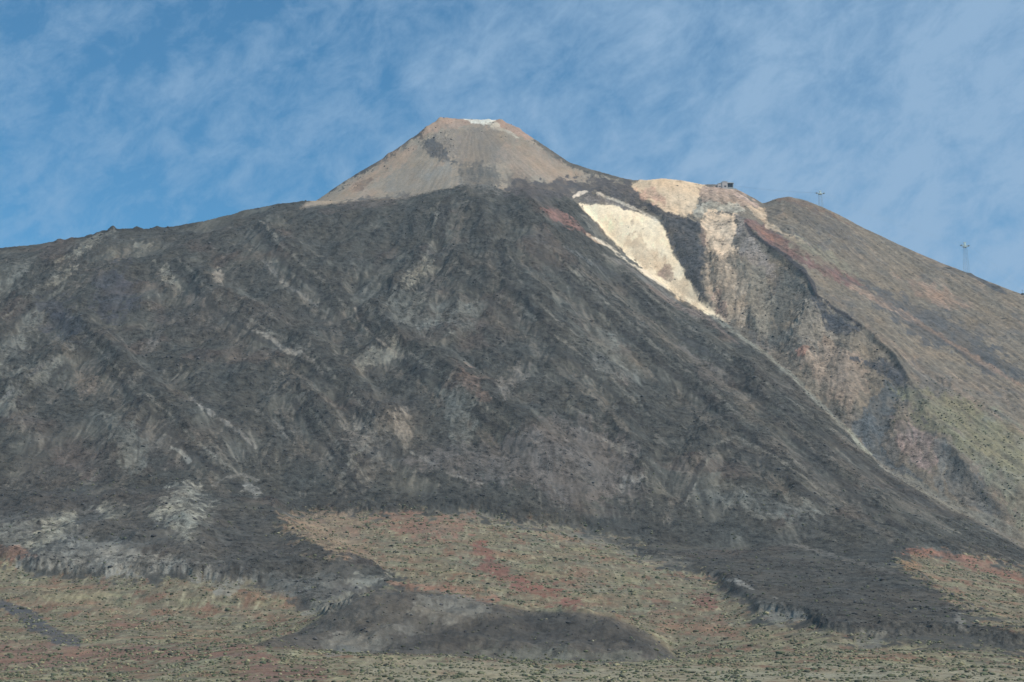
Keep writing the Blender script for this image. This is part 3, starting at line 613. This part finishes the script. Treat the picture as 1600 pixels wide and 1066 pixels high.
# ------------------------------------------------------------------ mesh helpers and materials
def mesh_from(name, co, faces, nv):
    me = bpy.data.meshes.new(name)
    nf = len(faces); me.vertices.add(len(co)); me.vertices.foreach_set('co', np.ascontiguousarray(co, np.float32).ravel())
    me.loops.add(nf * nv); me.loops.foreach_set('vertex_index', np.ascontiguousarray(faces, np.int32).ravel())
    me.polygons.add(nf); me.polygons.foreach_set('loop_start', np.arange(0, nf * nv, nv, dtype=np.int32))
    me.update(calc_edges=True); return me
def set_col(me, rgb, rock=None):
    at = me.color_attributes.new('tint', 'FLOAT_COLOR', 'POINT')
    at.data.foreach_set('color', np.concatenate([rgb, np.ones((len(rgb), 1)) if rock is None else rock.reshape(-1, 1)], 1).astype(np.float32).ravel())
def ground_mat(name, amp=.25, bump=1.0, fine=1.0, rock=False):
    m = bpy.data.materials.new(name); m.use_nodes = True; t = m.node_tree; p = t.nodes['Principled BSDF']
    p.inputs['Roughness'].default_value = .95; p.inputs['Specular IOR Level'].default_value = .15
    at = N(t, 'ShaderNodeAttribute', attribute_name='tint'); tcn = N(t, 'ShaderNodeTexCoord')
    a = N(t, 'ShaderNodeTexNoise'); a.inputs['Scale'].default_value = .16 * fine; a.inputs['Detail'].default_value = 7; a.inputs['Roughness'].default_value = .7
    L(t, tcn.outputs['Object'], a.inputs['Vector'])
    f = M(t, 'MULTIPLY_ADD', M(t, 'SUBTRACT', a.outputs['Fac'], .5), amp * 4, 1.0)
    mx = N(t, 'ShaderNodeMix', data_type='RGBA', blend_type='MULTIPLY'); mx.inputs['Factor'].default_value = 1
    cb = N(t, 'ShaderNodeCombineXYZ'); [L(t, f, cb.inputs[i]) for i in range(3)]
    L(t, at.outputs['Color'], mx.inputs['A']); L(t, cb.outputs[0], mx.inputs['B']); L(t, mx.outputs['Result'], p.inputs['Base Color'])
    if rock:        # blocky rubble: dark hollows and paler faces, only where the attribute says rock
        def nz(sc, det, ro):
            n_ = N(t, 'ShaderNodeTexNoise'); n_.inputs['Scale'].default_value = sc; n_.inputs['Detail'].default_value = det; n_.inputs['Roughness'].default_value = ro
            L(t, tcn.outputs['Object'], n_.inputs['Vector']); return n_.outputs['Fac']
        b1 = nz(.10, 6, .72); b2 = nz(.055, 3, .6)
        g1 = M(t, 'MULTIPLY', M(t, 'SUBTRACT', b1, .5), 3.2)
        hol = M(t, 'MULTIPLY', M(t, 'SUBTRACT', .43, b1, clamp=True), -6.0)
        g2 = M(t, 'MULTIPLY', M(t, 'SUBTRACT', b2, .5), 1.4)
        rr = M(t, 'MULTIPLY', M(t, 'ADD', M(t, 'ADD', g1, g2), hol), at.outputs['Alpha'])
        fr = M(t, 'MAXIMUM', M(t, 'ADD', rr, 1.05), .25)
        mr = N(t, 'ShaderNodeMix', data_type='RGBA', blend_type='MULTIPLY'); mr.inputs['Factor'].default_value = 1
        cr_ = N(t, 'ShaderNodeCombineXYZ'); [L(t, fr, cr_.inputs[i]) for i in range(3)]
        L(t, mx.outputs['Result'], mr.inputs['A']); L(t, cr_.outputs[0], mr.inputs['B']); L(t, mr.outputs['Result'], p.inputs['Base Color'])
        bq = N(t, 'ShaderNodeBump'); bq.inputs['Strength'].default_value = 1.0
        L(t, M(t, 'MULTIPLY', at.outputs['Alpha'], 5.5), bq.inputs['Distance']); L(t, b1, bq.inputs['Height'])
    v = N(t, 'ShaderNodeTexNoise'); v.inputs['Scale'].default_value = .28 * fine; v.inputs['Detail'].default_value = 5; v.inputs['Roughness'].default_value = .65
    L(t, tcn.outputs['Object'], v.inputs['Vector'])
    bp = N(t, 'ShaderNodeBump'); bp.inputs['Strength'].default_value = .8; bp.inputs['Distance'].default_value = bump
    L(t, v.outputs['Fac'], bp.inputs['Height'])
    if rock: L(t, bq.outputs[0], bp.inputs['Normal'])
    L(t, bp.outputs[0], p.inputs['Normal'])
    return m
def flat_mat(name, c, rough=.8, metal=0, var=.12, sc=.5):
    m = bpy.data.materials.new(name); m.use_nodes = True; t = m.node_tree; p = t.nodes['Principled BSDF']
    p.inputs['Roughness'].default_value = rough; p.inputs['Metallic'].default_value = metal
    tcn = N(t, 'ShaderNodeTexCoord'); a = N(t, 'ShaderNodeTexNoise'); a.inputs['Scale'].default_value = sc; a.inputs['Detail'].default_value = 5
    L(t, tcn.outputs['Object'], a.inputs['Vector'])
    r = N(t, 'ShaderNodeMix', data_type='RGBA'); L(t, a.outputs['Fac'], r.inputs['Factor'])
    r.inputs['A'].default_value = tuple(x * (1 - var) for x in c) + (1,); r.inputs['B'].default_value = tuple(min(1, x * (1 + var)) for x in c) + (1,)
    L(t, r.outputs['Result'], p.inputs['Base Color']); return m

# ------------------------------------------------------------------ terrain sheet
co = np.stack([Xg, Yg, Zg], -1).reshape(-1, 3)
ii, jj = np.meshgrid(np.arange(NY - 1), np.arange(NT - 1), indexing='ij')
q = (ii * NT + jj).ravel(); faces = np.stack([q, q + 1, q + NT + 1, q + NT], 1)
me = mesh_from('terrain', co, faces, 4); set_col(me, A.reshape(-1, 3), np.clip(.25 + .75 * rk + .15 * brush1, 0, 1) * (1 - .75 * pale) * (1 - .5 * cone * (1 - crk)))
me.materials.append(ground_mat('volcanic ground', .16, 1.3, rock=True))
terrain = bpy.data.objects.new('terrain', me); C.objects.link(terrain); terrain['kind'] = 'structure'
def height(x, y): return float(sample(Zg, np.array([x], np.float32), np.array([y], np.float32))[0])

# wide ground beyond the modelled sector, behind and to the sides of the viewer
edge = [(-9000, -4000), (9000, -4000), (9000, 13000), (-9000, 13000)]
gm_ = bpy.data.meshes.new('plain'); gm_.from_pydata([(x, y, -230) for x, y in edge], [], [(0, 1, 2, 3)])
set_col(gm_, np.tile(np.array([[.12, .10, .075]]), (4, 1)))
gm_.materials.append(ground_mat('plain ground', .2, 1.0))
go = bpy.data.objects.new('ground', gm_); C.objects.link(go); go['kind'] = 'structure'

# ------------------------------------------------------------------ scattered stuff: shrubs and lava blocks
ico = bmesh.new(); bmesh.ops.create_icosphere(ico, subdivisions=1, radius=1.0)
IV = np.array([v.co[:] for v in ico.verts], np.float32); IF = np.array([[v.index for v in f.verts] for f in ico.faces], np.int32); ico.free()
def scatter(name, label, n, dens, rfun, squash, colf, rng, mat, sink=.25, jit=.25, ymin=1080, ymax=4450, clus=None):
    k = n * 14
    u = rng.uniform(-20, 1620, k); v = rng.uniform(0, 1, k)
    t = rng.uniform(-.335, .335, k).astype(np.float32); iy = rng.uniform(np.interp(ymin, yl, np.arange(NY)), np.interp(ymax, yl, np.arange(NY)), k)
    y = np.interp(iy, np.arange(NY), yl).astype(np.float32); x = t * y
    d = sample(dens, x, y)
    ok = rng.random(k) < d; x = x[ok][:n]; y = y[ok][:n]; m = len(x)
    z = sample(Zg, x, y); r = rfun(rng, m, x, y)[:, None]
    V = IV[None] * (1 + jit * rng.standard_normal((m, len(IV), 1)))
    a = rng.uniform(0, 6.28, m); ca, sa = np.cos(a)[:, None], np.sin(a)[:, None]
    e = rng.uniform(.75, 1.35, (m, 1))
    vx = V[..., 0] * e; vy = V[..., 1] / e
    X = (vx * ca - vy * sa) * r + x[:, None]; Y = (vx * sa + vy * ca) * r + y[:, None]; Zz = V[..., 2] * r * squash + z[:, None] + r * squash * (1 - 2 * sink) * .6
    co = np.stack([X, Y, Zz], -1).reshape(-1, 3); F = (IF[None] + (np.arange(m) * len(IV))[:, None, None]).reshape(-1, 3)
    me = mesh_from(name, co, F, 3); c = colf(rng, m, x, y)
    c = c[:, None, :] * (1 + .15 * rng.standard_normal((m, len(IV), 1))); set_col(me, np.clip(c.reshape(-1, 3), .01, .6))
    me.materials.append(mat); o = bpy.data.objects.new(name, me); C.objects.link(o)
    o['kind'] = 'stuff'; o['label'] = label; o['category'] = name
    return m
rg = np.random.default_rng(5)
bushd = brush1 * (1 - .9 * hum) * sstep(fbm(Xg / 26, Yg / 20, 3), -.25, .3) * .9
PALS = np.array([(.085,.098,.058),(.105,.110,.066),(.145,.142,.085),(.230,.210,.125),(.200,.185,.125),(.070,.072,.052)], np.float32)
def bcol(r, m, x, y): return PALS[r.choice(6, m, p=[.24,.2,.16,.14,.12,.14])] * r.uniform(.8, 1.25, (m, 1))
nb = scatter('shrubs', 'low rounded green and straw yellow shrubs dotted over the ochre plain', int(19000 * min(1, K + .2)), bushd, lambda r, m, x, y: (r.uniform(.5, .8, m) + r.exponential(.38, m)).clip(.5, 2.8) * (.65 + y / 4200), .62, bcol, rg, ground_mat('shrub foliage', .4, .3, 4))
bush2 = (area(UV0, [(1380,600),(1480,600),(1600,680),(1640,860),(1540,800),(1480,700),(1400,650)], 20, 10, 5) * .6 + flank * sstep(V0, 700, 830) * .10) * (sml > -.05)
nb2 = scatter('slope shrubs', 'sparse dark shrubs on the lower slopes of the mountain', 6500, bush2, lambda r, m, x, y: r.uniform(1.0, 2.3, m), .6, lambda r, m, x, y: PALS[r.choice([0,1,2,5], m)], rg, bpy.data.materials['shrub foliage'])
rockd = (flank * (.12 + .5 * rocky * sstep(curv, -.5, 1.2)) + bowl * .25 + hum * .12 + crk * .5 + cone * edgeZ * .3 + right * .05)
nr = scatter('lava blocks', 'dark angular lava blocks strewn over the flanks of the volcano', int(9000 * min(1, K + .2)), rockd.astype(np.float32), lambda r, m, x, y: (.8 + r.exponential(.45, m)).clip(.8, 4), .6, lambda r, m, x, y: np.tile(np.array([[.062,.060,.059]]), (m, 1)) * r.uniform(.6, 1.7, (m, 1)), rg, ground_mat('lava block', .3, .5, 2), jit=.3)
print('scattered', nb, nb2, nr, 'grid', NY, NT)

# ------------------------------------------------------------------ built things on the skyline
class MB:
    def __init__(s): s.bm = bmesh.new()
    def box(s, x0, x1, y0, y1, z0, z1):
        r = bmesh.ops.create_cube(s.bm, size=1)
        for v in r['verts']: v.co = Vector((x0 + (v.co.x + .5) * (x1 - x0), y0 + (v.co.y + .5) * (y1 - y0), z0 + (v.co.z + .5) * (z1 - z0)))
        return r['verts']
    def poly(s, pts, y0, y1):                 # prism of an outline in x,z
        a = [s.bm.verts.new((x, y0, z)) for x, z in pts]; b = [s.bm.verts.new((x, y1, z)) for x, z in pts]
        n = len(pts); s.bm.faces.new(a); s.bm.faces.new(b[::-1])
        for i in range(n): s.bm.faces.new((a[i], b[i], b[(i + 1) % n], a[(i + 1) % n]))
    def bar(s, p, q, r0, r1=None, n=6):
        p, q = Vector(p), Vector(q); d = q - p
        m = Matrix.Translation((p + q) / 2) @ d.to_track_quat('Z', 'Y').to_matrix().to_4x4()
        bmesh.ops.create_cone(s.bm, segments=n, radius1=r0, radius2=r0 if r1 is None else r1, depth=d.length, cap_ends=True, matrix=m)
    def build(s, name, mat, parent=None):
        bmesh.ops.recalc_face_normals(s.bm, faces=s.bm.faces)
        me = bpy.data.meshes.new(name); s.bm.to_mesh(me); s.bm.free(); me.materials.append(mat)
        o = bpy.data.objects.new(name, me); C.objects.link(o)
        if parent: o.parent = parent
        return o
def thing(name, label, cat, loc, rz=0, group=None):
    o = bpy.data.objects.new(name, None); C.objects.link(o); o.location = loc; o.rotation_euler = (0, 0, rz)
    o['label'] = label; o['category'] = cat
    if group: o['group'] = group
    return o
mwall = flat_mat('pale render', (.46, .40, .37)); mwall2 = flat_mat('grey concrete', (.30, .31, .29)); mroof = flat_mat('roof sheet', (.42, .45, .46))
mdark = flat_mat('dark window and bay shade', (.018, .022, .03), .4); msteel = flat_mat('galvanised steel', (.30, .34, .34), .55, .2); mgreen = flat_mat('pale steel', (.50, .60, .56), .6); mcab = flat_mat('cabin paint', (.03, .035, .05), .4)

# upper cable car station
sx_, sy_, _ = world(1133, 290, 4112)
zs = height(sx_, sy_)
st_px = 4112 / FPX / cP
base_z = world(1133, 297, 4108)[2] + 2.5
st = thing('cable_car_station', 'small pale building with a dark open bay on the mountain shoulder, beside the pale dome', 'building', (sx_, sy_, base_z))
w_ = MB(); w_.poly([(-20.5, -14), (-20.5, 11.5), (-9, 15.2), (-9, -14)], -9, 9); w_.build('wall', mwall, st)
w_ = MB(); w_.poly([(-20.9, 11.9), (-20.9, 12.9), (-8.8, 16.6), (-8.8, 15.5)], -9.8, 9.8); w_.build('roof', mroof, st)
w_ = MB(); w_.box(-8.9, 4.4, -10.5, 10, -16, 17.5); w_.build('tower_block', mwall, st)
w_ = MB(); w_.box(-9.4, 4.9, -11.1, 10.6, 17.6, 18.5); w_.box(-3, 0.5, -6, 0, 18.5, 21.5); w_.build('roof', mroof, st)
w_ = MB(); w_.box(-3.6, 1.6, -10.56, -10.3, 3.5, 7.2); w_.build('window', mdark, st)
w_ = MB(); w_.box(-17.5, -12, -9.06, -8.8, 4.5, 6.5); w_.build('window', mdark, st)
w_ = MB(); w_.box(4.5, 20, -8.5, 9, -18, 3.4); w_.box(4.5, 20, 7.5, 9, 3.4, 14.4); w_.box(19, 20, -8.5, -7.5, 3.4, 14.4); w_.box(4.5, 5.6, -8.5, 7.5, 3.4, 14.4); w_.build('docking_bay', mwall2, st)
w_ = MB(); w_.box(5.7, 18.6, -6.5, 7.4, 3.5, 14.3); w_.build('bay_shade', mdark, st)  # solid near-black block, painted shade inside the open bay
w_ = MB(); w_.poly([(4.5, 15.4), (4.5, 17.0), (21.5, 15.4), (21.5, 14.5), (4.5, 14.5)], -9.6, 9.8); w_.build('roof', mroof, st)
w_ = MB(); w_.box(20.1, 28, -7, 7, -18, 0.6); w_.build('terrace', mwall2, st)

def pylon(u, vtop, vbase, y, label, rz):
    x, y, zt_ = world(u, vtop, y); zb_ = world(u, vbase, y)[2]
    zg_ = min(height(x, y) - 2, zb_); h = zt_ - zg_
    t = thing('cable_car_pylon', label, 'pylon', (x, y, zg_), rz, 'pylons of the cable car')
    wb, wt = 5.6, 3.2
    for a in (-1, 1):
        for b in (-1, 1):
            m = MB(); m.bar((a * wb, b * wb, 0), (a * wt, b * wt, h * .9), .22, .17); m.build('leg', msteel, t)
    m = MB(); nst = max(4, int(h / 9))
    for k in range(nst):
        f0, f1 = k / nst, (k + 1) / nst; z0, z1 = h * .9 * f0, h * .9 * f1; a0 = wb + (wt - wb) * f0; a1 = wb + (wt - wb) * f1
        for (p, q, r, s) in (((-a0, -a0), (a1, -a1), (a0, -a0), (-a1, -a1)), ((-a0, a0), (a1, a1), (a0, a0), (-a1, a1)), ((-a0, -a0), (-a1, a1), (-a0, a0), (-a1, -a1)), ((a0, -a0), (a1, a1), (a0, a0), (a1, -a1))):
            m.bar((*p, z0), (*q, z1), .08, n=4); m.bar((*r, z0), (*s, z1), .08, n=4)
    m.build('brace', msteel, t)
    m = MB(); m.box(-4.6, 4.6, -4.2, 4.2, h * .9, h * .9 + 1.0); m.build('platform', mgreen, t)
    m = MB(); m.box(-11.5, 11.5, -.9, .9, h * .93, h * .93 + 1.5); m.build('crossarm', msteel, t)
    for a in (-1, 1):
        m = MB(); m.poly([(a * 8.2, h * .93 + 1.6), (a * 11, h * .93 + 1.6), (a * 10.6, h * .93 + 2.8), (a * 8.6, h * .93 + 2.8)], -3.6, 3.6); m.build('sheave_cradle', msteel, t)
    m = MB()
    for a in (-1, 1):
        m.bar((a * 3.6, 0, h * .93 + 1.5), (a * 2.0, 0, h + 4.5), .35); 
    m.box(-3.4, 3.4, -1.2, 1.2, h + 3.6, h + 4.8); m.box(-1.6, 1.8, -1.4, 1.4, h * .93 + 1.6, h + 1.8); m.build('lifting_frame', mgreen, t)
    return t, Vector((x, y, zg_ + h * .93 + 2.9))
p1, top1 = pylon(1281.5, 301, 323, 4085, 'steel lattice cable car pylon with short legs showing above the rounded hilltop', math.radians(8))
p2, top2 = pylon(1507.5, 381.5, 426, 3880, 'tall thin steel lattice cable car pylon standing on the long right hand ridge', math.radians(12))
# cables and one cabin
def cable(pts, r=.07):
    m = MB()
    for p, q in zip(pts[:-1], pts[1:]): m.bar(p, q, r, n=5)
    return m
def sag(p, q, d, n=16):
    return [Vector(p).lerp(Vector(q), k / n) - Vector((0, 0, d * 4 * (k / n) * (1 - k / n))) for k in range(n + 1)]
q0 = Vector((sx_ + 12, sy_, base_z + 12)); end = Vector(world(1760, 545, 3300))
for off, nm in ((-9.6, 'inner'), (9.6, 'outer')):
    o_ = Vector((off, 0, 0)); pts = sag(q0 + Vector((off * .25, 0, 0)), top1 + o_, 4) + sag(top1 + o_, top2 + o_, 8)[1:] + sag(top2 + o_, end + o_, 14)[1:]
    ob = cable(pts).build('cable', msteel)
    ob['label'] = 'thin steel cable carried on the %s side of both pylons' % ('left' if off < 0 else 'right'); ob['category'] = 'cable'; ob['group'] = 'cables of the cable car'
    if off < 0: track = pts
# cabin hangs on the cable where it passes the bearing of column 1597
best = min((abs(pix(p.x, p.y, p.z)[0] - 1597), i) for i, p in enumerate([a.lerp(b, k / 20) for a, b in zip(track[:-1], track[1:]) for k in range(20)]))
pc = [a.lerp(b, k / 20) for a, b in zip(track[:-1], track[1:]) for k in range(20)][best[1]]
print('cabin px', pix(pc.x, pc.y, pc.z), pc)
cb_ = thing('cable_car_cabin', 'small dark cable car cabin hanging beyond the ridge at the right edge', 'cable car', (pc.x, pc.y, pc.z - 10.5))
m = MB(); vv = m.box(-3.0, 3.0, -2.0, 2.0, 0, 3.6); bmesh.ops.bevel(m.bm, geom=[e for e in m.bm.edges], offset=.5, segments=2, affect='EDGES'); m.build('cabin_body', mcab, cb_)
m = MB(); m.box(-2.4, 2.4, -2.06, -1.95, 1.7, 3.0); m.build('window', mdark, cb_)
m = MB(); m.bar((0, 0, 3.5), (0, 0, 10.4), .28); m.box(-2.2, 2.2, -.3, .3, 10.1, 10.7); m.build('hanger', msteel, cb_)

# ------------------------------------------------------------------ air: thin even haze round camera and mountain
hm_ = bpy.data.materials.new('air'); hm_.use_nodes = True; t = hm_.node_tree; t.nodes.clear()
vo = N(t, 'ShaderNodeVolumePrincipled'); vo.inputs['Color'].default_value = (.70, .87, 1, 1); vo.inputs['Density'].default_value = 2.3e-5; vo.inputs['Anisotropy'].default_value = 0.0
ou = N(t, 'ShaderNodeOutputMaterial'); L(t, vo.outputs[0], ou.inputs['Volume'])
m = MB(); m.box(-9500, 9500, -4500, 13500, -400, 1660); hz = m.build('haze', hm_)
hz['kind'] = 'stuff'; hz['label'] = 'thin blue haze in the air in front of the mountain'; hz['category'] = 'haze'
